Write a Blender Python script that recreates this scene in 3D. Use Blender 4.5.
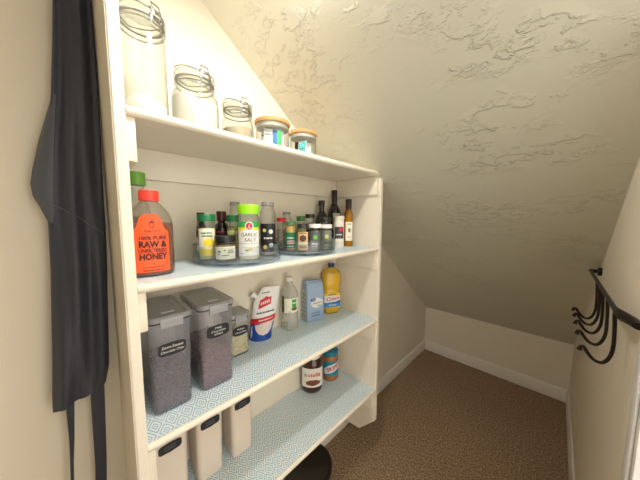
import bpy, bmesh, math, random
from mathutils import Vector, Matrix
R = random.Random(7)
PI = math.pi
S = bpy.context.scene
for o in list(bpy.data.objects): bpy.data.objects.remove(o)
COL = S.collection

# ------------------------------------------------------------------ camera, world, light, exposure
CAM = Vector((0.941, -0.1557, 1.4038)); FPX = 238.55
YAW, PITCH, ROLL = math.radians(44.8214), math.radians(5.2299), math.radians(0.2938)
FW = Vector((-math.sin(YAW)*math.cos(PITCH), math.cos(YAW)*math.cos(PITCH), -math.sin(PITCH)))
R0 = Vector((math.cos(YAW), math.sin(YAW), 0)); U0 = R0.cross(FW)
RT = R0*math.cos(ROLL)+U0*math.sin(ROLL); UP = -R0*math.sin(ROLL)+U0*math.cos(ROLL)
cd = bpy.data.cameras.new('camera'); cam = bpy.data.objects.new('camera', cd); COL.objects.link(cam)
cd.sensor_fit = 'HORIZONTAL'; cd.sensor_width = 36; cd.lens = FPX/640*36; cd.clip_start = 0.01
M = Matrix((RT, UP, -FW)).transposed().to_4x4(); M.translation = CAM; cam.matrix_world = M
S.camera = cam

W_ = bpy.data.worlds.new('world'); S.world = W_; W_.use_nodes = True
W_.node_tree.nodes['Background'].inputs[0].default_value = (1.0, 0.95, 0.85, 1)
W_.node_tree.nodes['Background'].inputs[1].default_value = 1.75
S.view_settings.view_transform = 'Standard'; S.view_settings.look = 'None'
S.view_settings.exposure = 0.52; S.view_settings.gamma = 1.0; S.view_settings.use_curve_mapping = False
BULB_STRENGTH = 205.0
LAMP = (0.61, 0.17)           # x, y of the ceiling lamp

def at(u, v, ax, val):
    """point where the sight line of photo pixel (u, v) meets the plane coordinate[ax] = val"""
    d = FW + RT*((u-320)/FPX) + UP*((240-v)/FPX)
    return CAM + d*((val-CAM[ax])/d[ax])

# ------------------------------------------------------------------ materials
def lin(c): 
    c = c/255.0
    return c/12.92 if c <= 0.04045 else ((c+0.055)/1.055)**2.4
def rgb(c): return (lin(c[0]), lin(c[1]), lin(c[2]), 1)
MATS = {}
def mat(name, c, rough=0.5, metal=0.0, var=0.06, scale=40, bump=0.0, bscale=200, spec=0.5, coat=0.0, emit=0):
    if name in MATS: return MATS[name]
    m = bpy.data.materials.new(name); m.use_nodes = True; nt = m.node_tree; N = nt.nodes; L = nt.links
    b = N['Principled BSDF']
    b.inputs['Roughness'].default_value = rough; b.inputs['Metallic'].default_value = metal
    b.inputs['Specular IOR Level'].default_value = spec; b.inputs['Coat Weight'].default_value = coat
    tc = N.new('ShaderNodeTexCoord')
    if var > 0:
        nz = N.new('ShaderNodeTexNoise'); nz.inputs['Scale'].default_value = scale; nz.inputs['Detail'].default_value = 4
        L.new(tc.outputs['Object'], nz.inputs['Vector'])
        mx = N.new('ShaderNodeMix'); mx.data_type = 'RGBA'
        k = rgb(c)
        mx.inputs[6].default_value = tuple(x*(1-var) for x in k[:3])+(1,)
        mx.inputs[7].default_value = tuple(min(1, x*(1+var)) for x in k[:3])+(1,)
        L.new(nz.outputs['Fac'], mx.inputs[0]); L.new(mx.outputs[2], b.inputs['Base Color'])
    else: b.inputs['Base Color'].default_value = rgb(c)
    if bump > 0:
        n2 = N.new('ShaderNodeTexNoise'); n2.inputs['Scale'].default_value = bscale; n2.inputs['Detail'].default_value = 3
        L.new(tc.outputs['Object'], n2.inputs['Vector'])
        bp = N.new('ShaderNodeBump'); bp.inputs['Strength'].default_value = bump; bp.inputs['Distance'].default_value = 0.002
        L.new(n2.outputs['Fac'], bp.inputs['Height']); L.new(bp.outputs['Normal'], b.inputs['Normal'])
    if emit:
        b.inputs['Emission Color'].default_value = rgb(c); b.inputs['Emission Strength'].default_value = emit
    MATS[name] = m; return m

def glassy(name, tint, diff=None, dfac=0.0, ior=1.45, rough=0.02, gl=1.0):
    """thin clear or tinted pane: transparent body, surface reflection by Fresnel, optional milky diffuse share"""
    if name in MATS: return MATS[name]
    m = bpy.data.materials.new(name); m.use_nodes = True; nt = m.node_tree; N = nt.nodes; L = nt.links
    N.remove(N['Principled BSDF']); out = N['Material Output']
    tr = N.new('ShaderNodeBsdfTransparent'); tr.inputs[0].default_value = rgb(tint)
    gs = N.new('ShaderNodeBsdfGlossy'); gs.inputs['Roughness'].default_value = rough; gs.inputs[0].default_value = (gl, gl, gl, 1)
    ly = N.new('ShaderNodeLayerWeight'); ly.inputs[0].default_value = 0.5        # more wall to look through towards the rim
    p2 = N.new('ShaderNodeMath'); p2.operation = 'POWER'; p2.inputs[1].default_value = 2.2; L.new(ly.outputs['Facing'], p2.inputs[0])
    mc = N.new('ShaderNodeMix'); mc.data_type = 'RGBA'; k = rgb(tint); mc.inputs[6].default_value = k; mc.inputs[7].default_value = (k[0]*.42, k[1]*.45, k[2]*.44, 1)
    L.new(p2.outputs[0], mc.inputs[0]); L.new(mc.outputs[2], tr.inputs[0])
    body = tr
    if diff:
        df = N.new('ShaderNodeBsdfDiffuse'); df.inputs[0].default_value = rgb(diff)
        tl = N.new('ShaderNodeBsdfTranslucent'); tl.inputs[0].default_value = rgb(diff)
        m0 = N.new('ShaderNodeMixShader'); m0.inputs[0].default_value = 0.35
        L.new(df.outputs[0], m0.inputs[1]); L.new(tl.outputs[0], m0.inputs[2])
        m1 = N.new('ShaderNodeMixShader'); m1.inputs[0].default_value = dfac
        L.new(tr.outputs[0], m1.inputs[1]); L.new(m0.outputs[0], m1.inputs[2]); body = m1
    lw = N.new('ShaderNodeLayerWeight'); lw.inputs[0].default_value = 0.5        # Schlick curve, same on both sides of the thin wall
    pw = N.new('ShaderNodeMath'); pw.operation = 'POWER'; pw.inputs[1].default_value = 4.0; L.new(lw.outputs['Facing'], pw.inputs[0])
    f0 = ((ior-1)/(ior+1))**2
    fr = N.new('ShaderNodeMath'); fr.operation = 'MULTIPLY_ADD'; fr.inputs[1].default_value = 0.75-f0; fr.inputs[2].default_value = f0; L.new(pw.outputs[0], fr.inputs[0])
    mx = N.new('ShaderNodeMixShader'); L.new(fr.outputs[0], mx.inputs[0])
    L.new(body.outputs[0], mx.inputs[1]); L.new(gs.outputs[0], mx.inputs[2]); L.new(mx.outputs[0], out.inputs[0])
    MATS[name] = m; return m

def ceiling_mat():
    m = bpy.data.materials.new('trowelled_ceiling'); m.use_nodes = True; N = m.node_tree.nodes; L = m.node_tree.links
    b = N['Principled BSDF']; b.inputs['Base Color'].default_value = rgb((231, 230, 214)); b.inputs['Roughness'].default_value = 0.55
    b.inputs['Specular IOR Level'].default_value = 0.35
    tc = N.new('ShaderNodeTexCoord')
    n1 = N.new('ShaderNodeTexNoise'); n1.inputs['Scale'].default_value = 15; n1.inputs['Detail'].default_value = 6; n1.inputs['Roughness'].default_value = 0.62; n1.inputs['Distortion'].default_value = 0.25
    r1 = N.new('ShaderNodeValToRGB'); r1.color_ramp.elements[0].position = 0.50; r1.color_ramp.elements[1].position = 0.57
    n2 = N.new('ShaderNodeTexNoise'); n2.inputs['Scale'].default_value = 3.2; n2.inputs['Detail'].default_value = 2
    r2 = N.new('ShaderNodeValToRGB'); r2.color_ramp.elements[0].position = 0.48; r2.color_ramp.elements[1].position = 0.60
    mu = N.new('ShaderNodeMath'); mu.operation = 'MULTIPLY'
    n3 = N.new('ShaderNodeTexNoise'); n3.inputs['Scale'].default_value = 90; n3.inputs['Detail'].default_value = 3
    ad = N.new('ShaderNodeMath'); ad.operation = 'MULTIPLY_ADD'; ad.inputs[1].default_value = 0.10
    mp = N.new('ShaderNodeMapping'); mp.inputs['Scale'].default_value = (1, 1.5, 1.5)
    L.new(tc.outputs['Object'], mp.inputs[0])
    for n in (n1, n2, n3): L.new(mp.outputs[0], n.inputs['Vector'])
    L.new(n1.outputs['Fac'], r1.inputs[0]); L.new(n2.outputs['Fac'], r2.inputs[0])
    L.new(r1.outputs[0], mu.inputs[0]); L.new(r2.outputs[0], mu.inputs[1])
    L.new(n3.outputs['Fac'], ad.inputs[0]); L.new(mu.outputs[0], ad.inputs[2])
    bp = N.new('ShaderNodeBump'); bp.inputs['Strength'].default_value = 0.8; bp.inputs['Distance'].default_value = 0.0036
    L.new(ad.outputs[0], bp.inputs['Height']); L.new(bp.outputs[0], b.inputs['Normal'])
    return m

def carpet_mat():
    m = bpy.data.materials.new('brown_carpet'); m.use_nodes = True; N = m.node_tree.nodes; L = m.node_tree.links
    b = N['Principled BSDF']; b.inputs['Roughness'].default_value = 0.95; b.inputs['Specular IOR Level'].default_value = 0.1
    tc = N.new('ShaderNodeTexCoord')
    n1 = N.new('ShaderNodeTexNoise'); n1.inputs['Scale'].default_value = 105; n1.inputs['Detail'].default_value = 5; n1.inputs['Roughness'].default_value = 0.7
    r = N.new('ShaderNodeValToRGB'); e = r.color_ramp.elements
    e[0].position = 0.33; e[0].color = rgb((92, 75, 58)); e[1].position = 0.68; e[1].color = rgb((210, 184, 154))
    x = e.new(0.5); x.color = rgb((152, 128, 102))
    L.new(tc.outputs['Object'], n1.inputs['Vector']); L.new(n1.outputs['Fac'], r.inputs[0]); L.new(r.outputs[0], b.inputs['Base Color'])
    n2 = N.new('ShaderNodeTexNoise'); n2.inputs['Scale'].default_value = 170; n2.inputs['Detail'].default_value = 3
    L.new(tc.outputs['Object'], n2.inputs['Vector'])
    bp = N.new('ShaderNodeBump'); bp.inputs['Strength'].default_value = 0.9; bp.inputs['Distance'].default_value = 0.006
    L.new(n2.outputs['Fac'], bp.inputs['Height']); L.new(bp.outputs[0], b.inputs['Normal'])
    return m

def liner_mat(paper, ink):
    """printed contact paper: clipped rhombi with a ring and a dot inside, 37 mm apart"""
    m = bpy.data.materials.new('rhombus_contact_paper'); m.use_nodes = True; N = m.node_tree.nodes; L = m.node_tree.links
    b = N['Principled BSDF']; b.inputs['Roughness'].default_value = 0.38
    tc = N.new('ShaderNodeTexCoord'); sp = N.new('ShaderNodeSeparateXYZ'); L.new(tc.outputs['Object'], sp.inputs[0])
    def math_(op, a, b_=None, c=None):
        n = N.new('ShaderNodeMath'); n.operation = op
        for i, v in enumerate((a, b_, c)):
            if v is None: continue
            if isinstance(v, (int, float)): n.inputs[i].default_value = v
            else: L.new(v, n.inputs[i])
        return n.outputs[0]
    P = 0.0372; s3 = math.sqrt(3)
    px = math_('MULTIPLY_ADD', sp.outputs['Y'], 1/P, 50.38); py = math_('MULTIPLY_ADD', sp.outputs['X'], 1/P, 50*s3+0.294)
    def cell(ox, oy):
        ax = math_('SUBTRACT', math_('FLOORED_MODULO', math_('SUBTRACT', px, ox), 1.0), 0.5)
        ay = math_('SUBTRACT', math_('FLOORED_MODULO', math_('SUBTRACT', py, oy), s3), s3/2)
        return math_('ABSOLUTE', ax), math_('ABSOLUTE', ay)
    def rhomb(ax, ay):      # long rhombus with clipped tips
        return math_('MAXIMUM', math_('ADD', math_('MULTIPLY', ax, 1.0), math_('MULTIPLY', ay, 1/s3)), math_('MULTIPLY', ay, 0.66))
    d = math_('MINIMUM', rhomb(*cell(0, 0)), rhomb(*cell(0.5, s3/2)))
    def band(lo, hi): return math_('MULTIPLY', math_('GREATER_THAN', d, lo), math_('LESS_THAN', d, hi))
    k = math_('MAXIMUM', math_('MAXIMUM', band(0.37, 0.43), band(0.15, 0.20)), math_('LESS_THAN', d, 0.05))
    mx = N.new('ShaderNodeMix'); mx.data_type = 'RGBA'; mx.inputs[6].default_value = rgb(paper); mx.inputs[7].default_value = rgb(ink)
    L.new(k, mx.inputs[0]); L.new(mx.outputs[2], b.inputs['Base Color'])
    return m

def apron_mat():
    return mat('navy_apron_cloth', (54, 58, 72), 0.42, var=0.12, scale=300, bump=0.25, bscale=900)

WALL = mat('warm_white_wall_paint', (236, 227, 208), 0.6, var=0.015, scale=6, bump=0.12, bscale=160, spec=0.3)
TRIM = mat('white_trim_paint', (236, 230, 218), 0.38, var=0.02, scale=20)
DOORW = mat('bright_white_casing_paint', (240, 238, 236), 0.35, var=0.015, scale=20)
SHELFM = mat('cream_shelf_paint', (239, 230, 213), 0.42, var=0.03, scale=25, bump=0.05, bscale=60)
PAPER = liner_mat((238, 246, 249), (124, 182, 206))
GLASS = glassy('clear_glass', (245, 247, 245))
ACRYL = glassy('clear_acrylic', (246, 249, 250), (214, 222, 230), 0.06)
FROST = glassy('grey_frosted_plastic', (242, 242, 247), (238, 238, 248), 0.21, rough=0.25)
FROSTLID = glassy('grey_lid_plastic', (222, 222, 222), (204, 204, 204), 0.62, rough=0.2)
CLIPM = glassy('pale_grey_latch_plastic', (230, 230, 232), (222, 222, 226), 0.6, rough=0.15)
GASKET = mat('dark_gasket_rubber', (70, 70, 74), 0.6)
OPAQ = mat('cream_container_plastic', (226, 212, 196), 0.45, var=0.02)
BLACK = mat('black_plastic', (22, 22, 24), 0.35, var=0.1)
CHALK = mat('chalkboard_sticker', (26, 27, 32), 0.55, var=0.1)
WHITE = mat('white_print', (236, 234, 230), 0.5, var=0.01)
STEEL = mat('bail_wire_steel', (170, 170, 168), 0.25, 1.0)
FLOUR = mat('white_flour', (246, 243, 238), 0.95, var=0.02, bump=0.3, bscale=120, spec=0.1)
BRONZE = mat('oil_rubbed_bronze', (46, 36, 34), 0.38, 0.7, var=0.15, scale=60)
INK = mat('black_print', (30, 28, 28), 0.5, var=0)
RED = mat('red_print', (200, 30, 44), 0.45, var=0.02)
GREENP = mat('green_print', (22, 134, 78), 0.45, var=0.03)

# ------------------------------------------------------------------ mesh helpers
def finish(name, bm, m, parent=None, sharp=40, kind=None):
    bmesh.ops.recalc_face_normals(bm, faces=bm.faces[:])
    for f in bm.faces: f.smooth = True
    for e in bm.edges:
        if len(e.link_faces) == 2 and e.calc_face_angle(0) > math.radians(sharp): e.smooth = False
    me = bpy.data.meshes.new(name); bm.to_mesh(me); bm.free()
    me.materials.append(m)
    o = bpy.data.objects.new(name, me); COL.objects.link(o)
    if parent: o.parent = parent
    if kind: o['kind'] = kind
    return o
def tag(o, label, cat, group=None, kind=None):
    o['label'] = label
    if cat: o['category'] = cat
    if group: o['group'] = group
    if kind: o['kind'] = kind
    return o
def thing(name, loc, label, cat, rz=0, group=None):
    o = bpy.data.objects.new(name, None); COL.objects.link(o); o.empty_display_size = 0.05
    o.location = loc; o.rotation_euler = (0, 0, rz); return tag(o, label, cat, group)
def box(bm, a, b, bev=0.0, seg=2):
    t = bmesh.new(); bmesh.ops.create_cube(t, size=1)
    for v in t.verts: v.co = Vector([(a[i]+b[i])/2 + v.co[i]*(b[i]-a[i]) for i in range(3)])
    if bev > 0: bmesh.ops.bevel(t, geom=t.edges[:], offset=bev, segments=seg, profile=0.5, affect='EDGES')
    merge(bm, t)
def merge(bm, t, M=None):
    mp = {v: bm.verts.new(M @ v.co if M else v.co) for v in t.verts}
    for f in t.faces:
        try: bm.faces.new([mp[v] for v in f.verts])
        except ValueError: pass
    t.free()
def loft(bm, rings, cap0=True, cap1=True, closed=True):
    vs = [[bm.verts.new(p) for p in r] for r in rings]
    n = len(vs[0])
    for a, b in zip(vs, vs[1:]):
        for i in range(n if closed else n-1):
            j = (i+1) % n; bm.faces.new((a[i], a[j], b[j], b[i]))
    if cap0: bm.faces.new(vs[0][::-1])
    if cap1: bm.faces.new(vs[-1])
def rr(hx, hy, rad, z, n=5, cx=0, cy=0):
    out = []; rad = min(rad, hx*0.999, hy*0.999)
    for sx, sy, a0 in ((1, 1, 0), (-1, 1, 90), (-1, -1, 180), (1, -1, 270)):
        for i in range(n+1):
            a = math.radians(a0+90*i/n)
            out.append((cx+sx*(hx-rad)+rad*math.cos(a), cy+sy*(hy-rad)+rad*math.sin(a), z))
    return out
def ell(rx, ry, z, n=36, cx=0, cy=0):
    return [(cx+rx*math.cos(2*PI*i/n), cy+ry*math.sin(2*PI*i/n), z) for i in range(n)]
def lathe(bm, prof, n=36, cap0=True, cap1=True):
    loft(bm, [ell(max(r, 1e-4), max(r, 1e-4), z, n) for r, z in prof], cap0, cap1)
def tube(bm, pts, r, n=8, closed=False):
    pts = [Vector(p) for p in pts]; rings = []; rad = r if isinstance(r, (list, tuple)) else [r]*len(pts)
    nrm = None; k = len(pts)
    for i, p in enumerate(pts):
        t = (pts[(i+1) % k]-pts[i-1]) if closed else (pts[min(i+1, k-1)]-pts[max(i-1, 0)])
        t.normalize()
        if nrm is None:
            nrm = t.cross(Vector((0, 0, 1)) if abs(t.z) < 0.9 else Vector((1, 0, 0))).normalized()
        nrm = (nrm - t*nrm.dot(t)).normalized(); bn = t.cross(nrm)
        rings.append([p+rad[i]*(nrm*math.cos(2*PI*j/n)+bn*math.sin(2*PI*j/n)) for j in range(n)])
    if closed: rings.append(rings[0]); loft(bm, rings, False, False); bmesh.ops.remove_doubles(bm, verts=bm.verts[:], dist=1e-6)
    else: loft(bm, rings)
def spline(pts, n=6):
    pts = [Vector(p) for p in pts]; out = []
    for i in range(len(pts)-1):
        p0, p1, p2, p3 = pts[max(i-1, 0)], pts[i], pts[i+1], pts[min(i+2, len(pts)-1)]
        for k in range(n):
            t = k/n
            out.append(0.5*((2*p1)+(p2-p0)*t+(2*p0-5*p1+4*p2-p3)*t*t+(3*p1-p0-3*p2+p3)*t**3))
    out.append(pts[-1]); return out
def part_lathe(name, prof, m, parent, n=36, **k):
    bm = bmesh.new(); lathe(bm, prof, n); return finish(name, bm, m, parent, **k)
def shell_lathe(name, prof, m, parent, n=36, **k):
    bm = bmesh.new(); lathe(bm, prof, n, True, False); return finish(name, bm, m, parent, **k)
def part_box(name, a, b, m, parent, bev=0.0, seg=2):
    bm = bmesh.new(); box(bm, a, b, bev, seg); return finish(name, bm, m, parent)
def part_loft(name, rings, m, parent, cap0=True, cap1=True, **k):
    bm = bmesh.new(); loft(bm, rings, cap0, cap1); return finish(name, bm, m, parent, **k)
# flat printed pieces: 2-D polygons (t to the right, z up) laid on a surface by a mapping function
def cyl(r, z0=0, th0=0, ry=None):
    """mapping of (t, z, lift) on a cylinder (or oval) facing +x"""
    def f(t, z, h=0.0):
        a = th0 + t/(ry or r)
        return ((r+h)*math.cos(a), ((ry or r)+h)*math.sin(a), z0+z)
    return f
def flat(x, y0=0, z0=0):
    return lambda t, z, h=0.0: (x+h, y0+t, z0+z)
def patch(name, poly, fmap, m, parent, h=0.0006, step=0.006):
    """thin printed area: polygon sliced along t so that it follows a curved surface"""
    bm = bmesh.new(); vs = [bm.verts.new((t, z, 0)) for t, z in poly]; bm.faces.new(vs)
    bmesh.ops.triangulate(bm, faces=bm.faces[:])
    t0 = min(p[0] for p in poly); t1 = max(p[0] for p in poly); k = int((t1-t0)/step)
    for i in range(1, k+1):
        bmesh.ops.bisect_plane(bm, geom=bm.verts[:]+bm.edges[:]+bm.faces[:], plane_co=(t0+(t1-t0)*i/(k+1), 0, 0), plane_no=(1, 0, 0))
    for v in bm.verts: v.co = Vector(fmap(v.co.x, v.co.y, h))
    return finish(name, bm, m, parent)
def rect(t0, z0, t1, z1): return [(t0, z0), (t1, z0), (t1, z1), (t0, z1)]
def rrect(t0, z0, t1, z1, r, n=4):
    return [(p[0], p[1]) for p in rr((t1-t0)/2, (z1-z0)/2, r, 0, n, (t0+t1)/2, (z0+z1)/2)]
def disc(t, z, rt, rz=None, n=20): return [(t+rt*math.cos(2*PI*i/n), z+(rz or rt)*math.sin(2*PI*i/n)) for i in range(n)]
def text(name, s, size, t, z, fmap, m, parent, h=0.0011, bold=0.0, shear=0.0, width=None, rot=0.0, align='CENTER'):
    cu = bpy.data.curves.new('t', 'FONT'); cu.body = s; cu.size = size; cu.align_x = align; cu.align_y = 'CENTER'
    cu.resolution_u = 2; cu.offset = bold*size; cu.shear = shear
    to = bpy.data.objects.new('t', cu); COL.objects.link(to)
    dg = bpy.context.evaluated_depsgraph_get(); dg.update()
    me = bpy.data.meshes.new_from_object(to.evaluated_get(dg))
    bpy.data.objects.remove(to); bpy.data.curves.remove(cu)
    xs = [v.co.x for v in me.vertices]; k = 1.0
    if width and xs: k = width/(max(xs)-min(xs))
    c, sn = math.cos(rot), math.sin(rot)
    for v in me.vertices:
        a, b = v.co.x*k, v.co.y
        v.co = Vector(fmap(t+a*c-b*sn, z+a*sn+b*c, h))
    me.name = name; me.materials.clear(); me.materials.append(m)
    o = bpy.data.objects.new(name, me); COL.objects.link(o); o.parent = parent; return o
def scribble(name, t0, t1, z, hgt, fmap, m, parent, h=0.0011, slope=0.0, seed=1):
    """print too small to read in the photograph: a row of short strokes"""
    q = random.Random(seed); bm = bmesh.new(); t = t0
    while t < t1:
        w = min(q.uniform(0.6, 1.6)*hgt, t1-t); zz = z+slope*(t-t0); a = hgt*q.uniform(0.35, 0.5)
        vs = [bm.verts.new(fmap(x, y, h)) for x, y in ((t, zz-a), (t+w*0.75, zz-a), (t+w*0.75, zz+a), (t, zz+a))]
        bm.faces.new(vs); t += w
    return finish(name, bm, m, parent)
def face_cam(x, y): return math.atan2(CAM.y-y, CAM.x-x)

# ------------------------------------------------------------------ the room
ZS = [1.6356, 1.2553, 0.8711, 0.4794]       # tops of the four shelves
D, TS, Y0, Y1, TP = 0.300, 0.0206, -0.0753, 0.921, 0.0223
LEN, WID, KNEE, SL, BB = 2.4072, 1.0901, 0.4633, 0.7686, 0.0991
YF, ZF = -1.15, 2.20                          # wall behind the camera, flat ceiling
YB = LEN-(ZF-KNEE)/SL                         # where slope meets the flat ceiling
T = 0.05
def struct(name, bm, m, parent=None):
    o = finish(name, bm, m, parent)
    if not parent: o['kind'] = 'structure'
    return o
def prism(bm, prof, x0, x1):
    """profile in (y, z) extruded along x"""
    loft(bm, [[(x0, y, z) for y, z in prof], [(x1, y, z) for y, z in prof]])
DY0, DY1, DZ = -0.26, 0.593, 2.03             # doorway in the right wall
bm = bmesh.new(); box(bm, (-T, YF-T, -0.04), (WID+1.2, LEN+T, 0)); struct('floor', bm, carpet_mat())
side = [(YF-T, 0), (LEN+T, 0), (LEN+T, KNEE), (YB, ZF), (YF-T, ZF)]
bm = bmesh.new(); prism(bm, side, -T, 0); struct('wall_left', bm, WALL)
bm = bmesh.new(); box(bm, (0, LEN, 0), (WID, LEN+T, KNEE)); struct('wall_back', bm, WALL)
bm = bmesh.new(); box(bm, (0, YF-T, 0), (WID, YF, ZF)); struct('wall_front', bm, WALL)
bm = bmesh.new()
prism(bm, [(DY1, 0), (LEN+T, 0), (LEN+T, KNEE), (YB, ZF), (DY1, ZF)] if YB > DY1 else
      [(DY1, 0), (LEN+T, 0), (LEN+T, KNEE), (DY1, KNEE+SL*(LEN-DY1))], WID, WID+0.11)
zc = min(ZF, KNEE+SL*(LEN-DY1))
prism(bm, [(DY0, DZ), (DY1, DZ), (DY1, max(zc, DZ+0.001)), (YB, ZF), (DY0, ZF)] if zc > DZ else
      [(DY0, DZ), (LEN-(DZ-KNEE)/SL, DZ), (YB, ZF), (DY0, ZF)], WID, WID+0.11)
box(bm, (WID, YF-T, 0), (WID+0.11, DY0, ZF))
struct('wall_right', bm, WALL)
bm = bmesh.new()
c = [(LEN+T, KNEE-SL*T), (YB, ZF), (YF-T, ZF), (YF-T, ZF+T), (YB+0.02, ZF+T), (LEN+T, KNEE-SL*T+T*1.3)]
prism(bm, c, -T, WID+0.11); struct('ceiling', bm, ceiling_mat())
def baseboard(name, a, b, nrm):
    """board from a to b on the floor, with a small chamfer on its top edge, nrm = direction into the room"""
    a, b, n = Vector(a), Vector(b), Vector(nrm); th = 0.013
    pr = [(0, 0), (th, 0), (th, BB-0.010), (0.006, BB), (0, BB)]
    bm = bmesh.new(); loft(bm, [[p+n*x+Vector((0, 0, z)) for x, z in pr] for p in (a, b)]); return struct(name, bm, TRIM)
baseboard('baseboard_left', (0, YF, 0), (0, LEN-0.0005, 0), (1, 0, 0))
baseboard('baseboard_back', (0.0135, LEN, 0), (WID-0.0135, LEN, 0), (0, -1, 0))
baseboard('baseboard_right', (WID, DY1+0.068, 0), (WID, LEN-0.0005, 0), (-1, 0, 0))
# door casing: stepped white boards around the doorway, jamb lining the opening
bm = bmesh.new()
top = KNEE+SL*(LEN-DY1-0.065)-0.01
for y0, y1, zt in ((DY1, DY1+0.065, min(DZ, top)-0.02), (DY0-0.065, DY0, DZ)):
    box(bm, (WID-0.012, y0, 0), (WID, y1, zt), 0.003)
    m_ = y0+0.022 if y0 >= DY1 else y0
    box(bm, (WID-0.017, y0 if y0 >= DY1 else y1-0.024, 0), (WID-0.012, y0+0.024 if y0 >= DY1 else y1, zt), 0.002)
struct('trim_1', bm, DOORW)
bm = bmesh.new()
box(bm, (WID-0.012, DY1-0.018, 0), (WID+0.12, DY1, min(DZ, top)-0.02), 0.002); box(bm, (WID-0.012, DY0, 0), (WID+0.12, DY0+0.018, DZ), 0.002)
struct('trim_2', bm, DOORW)

# ceiling lamp: added drum over two bare bulbs
lx, ly = LAMP; lz = ZF if ly <= YB else KNEE+SL*(LEN-ly)
lamp = thing('ceiling_lamp', (lx, ly, lz), 'white ceiling lamp with an added shallow drum shade and two bare bulbs', 'lamp')
part_lathe('stem', [(0, 0.004), (0.030, 0.0), (0.030, -0.012), (0.010, -0.020), (0.010, -0.048), (0, -0.048)], TRIM, lamp, 24)
bm = bmesh.new(); loft(bm, [ell(a_, a_, z_, 40) for a_, z_ in ((0.009, -0.046), (0.092, -0.050), (0.100, -0.056), (0.104, -0.105), (0.102, -0.105), (0.098, -0.058), (0.090, -0.053), (0.009, -0.050))], True, True)
finish('added_drum_shade', bm, TRIM, lamp)  # unseen drum, added to keep bulb glare off the sloped ceiling
BULB = mat('warm_bulb_glow', (255, 250, 243), 0.4, var=0, emit=BULB_STRENGTH)
for s in (-1, 1):
    so = part_lathe('socket', [(0, -0.0502), (0.018, -0.0502), (0.016, -0.066), (0, -0.066)], TRIM, lamp, 20); so.location = (0, s*0.036, 0)
    bu = part_lathe('bulb', [(0.013, -0.064), (0.017, -0.072), (0.026, -0.090), (0.028, -0.104), (0.024, -0.120), (0.013, -0.130), (0, -0.133)], BULB, lamp, 20)
    bu.location = (0, s*0.036, 0)

# ------------------------------------------------------------------ shelf unit
unit = thing('wall_shelf_unit', (0, 0, 0), 'tall cream painted shelf unit with four boards lined in blue diamond contact paper', 'shelves')
def zceil(y): return min(ZF, KNEE+SL*(LEN-y))
bm = bmesh.new(); loft(bm, [[(0, y, 0.16), (0.20, y, 0.186), (D, y, 0.295), (D, y, 2.19), (0, y, 2.19)] for y in (Y0-TP, Y0)])
bmesh.ops.bevel(bm, geom=[e for e in bm.edges if all(abs(v.co.x-D) < 1e-5 for v in e.verts) and abs(e.verts[0].co.z-e.verts[1].co.z) > 0.5], offset=0.003, segments=2, affect='EDGES')
finish('end_panel', bm, SHELFM, unit)
bm = bmesh.new()
zt = ZS[0]-0.012
loft(bm, [[(0, y, 0.16), (0.20, y, 0.186), (D, y, 0.295), (D, y, zt-0.006), (D-0.012, y, zt), (0, y, zt)] for y in (Y1, Y1+TP)])
bmesh.ops.bevel(bm, geom=[e for e in bm.edges if all(v.co.x > D-0.001 for v in e.verts) and abs(e.verts[0].co.z-e.verts[1].co.z) > 0.5], offset=0.003, segments=2, affect='EDGES')
finish('end_panel', bm, SHELFM, unit)
for i, z in enumerate(ZS):
    pr = [(0.0, z-TS), (D-0.006, z-TS)] + [(D-0.004+TS*0.5*math.cos(a)-0.006, z-TS/2+TS/2*math.sin(a)) for a in (math.radians(x) for x in range(-75, 76, 15))] + [(D-0.006, z), (0.0, z)]
    bm = bmesh.new(); ya, yb = Y0+0.0003, Y1-0.0003
    if i == 0: yb = Y1+TP*0.2
    loft(bm, [[(x, y, zz) for x, zz in pr] for y in (ya, yb)])
    sh = finish('shelf', bm, SHELFM, unit, 30)
    if i:
        ln = part_box('shelf_liner', (0.001, Y0+0.001, z), (D-0.009, Y1-0.001, z+0.0006), PAPER, sh); ln['label'] = 'white contact paper printed with pale blue concentric diamonds'
    zl, zh = z-0.113, z-TS-0.0003
    part_box('ledger', (0.0, Y0+0.0005, zl), (0.018, Y1-0.0005, zh), SHELFM, unit, 0.0015)
    for ys, ye in ((Y0, Y0+0.017), (Y1-0.017, Y1)):
        part_box('cleat', (0.0185, ys+0.0004, zl), (D-0.012, ye-0.0004, zh), SHELFM, unit, 0.002)

# ------------------------------------------------------------------ hook rail on the right wall
XB = 1.058
yb0 = at(601, 274, 0, WID).y; yb1 = at(615, 309, 0, XB).y; ZB = at(615, 309, 0, XB).z
rail = thing('hook_rail', (WID, 0, 0), 'dark bronze wall rail with five curved hooks beside the white door casing', 'hook rail')
bm = bmesh.new(); tube(bm, [(XB-WID, yb0, ZB), (XB-WID, yb1-0.01, ZB)], 0.0055, 10); finish('bar', bm, BRONZE, rail)
bm = bmesh.new()
tube(bm, [(0, yb0-0.02, ZB), (-0.012, yb0-0.02, ZB), (-0.012, yb0-0.02, ZB), (XB-WID, yb0-0.02, ZB)], [0.018, 0.018, 0.008, 0.008], 14); finish('mount', bm, BRONZE, rail)
bm = bmesh.new()
pp = [(XB-WID, yb1+0.012), (XB-WID+0.001, yb1-0.025), (XB-WID+0.006, yb1-0.060), (-0.018, 0.698), (-0.012, 0.662)]
hh = [0.006, 0.010, 0.0125, 0.011, 0.008]; hw_ = [0.005, 0.007, 0.010, 0.011, 0.010]
loft(bm, [[(x+w_*math.cos(a), y, ZB+hgt*math.sin(a)) for a in (2*PI*k/14 for k in range(14))] for (x, y), hgt, w_ in zip(pp, hh, hw_)])
finish('mount_plate', bm, BRONZE, rail)
part_hook = None
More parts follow.
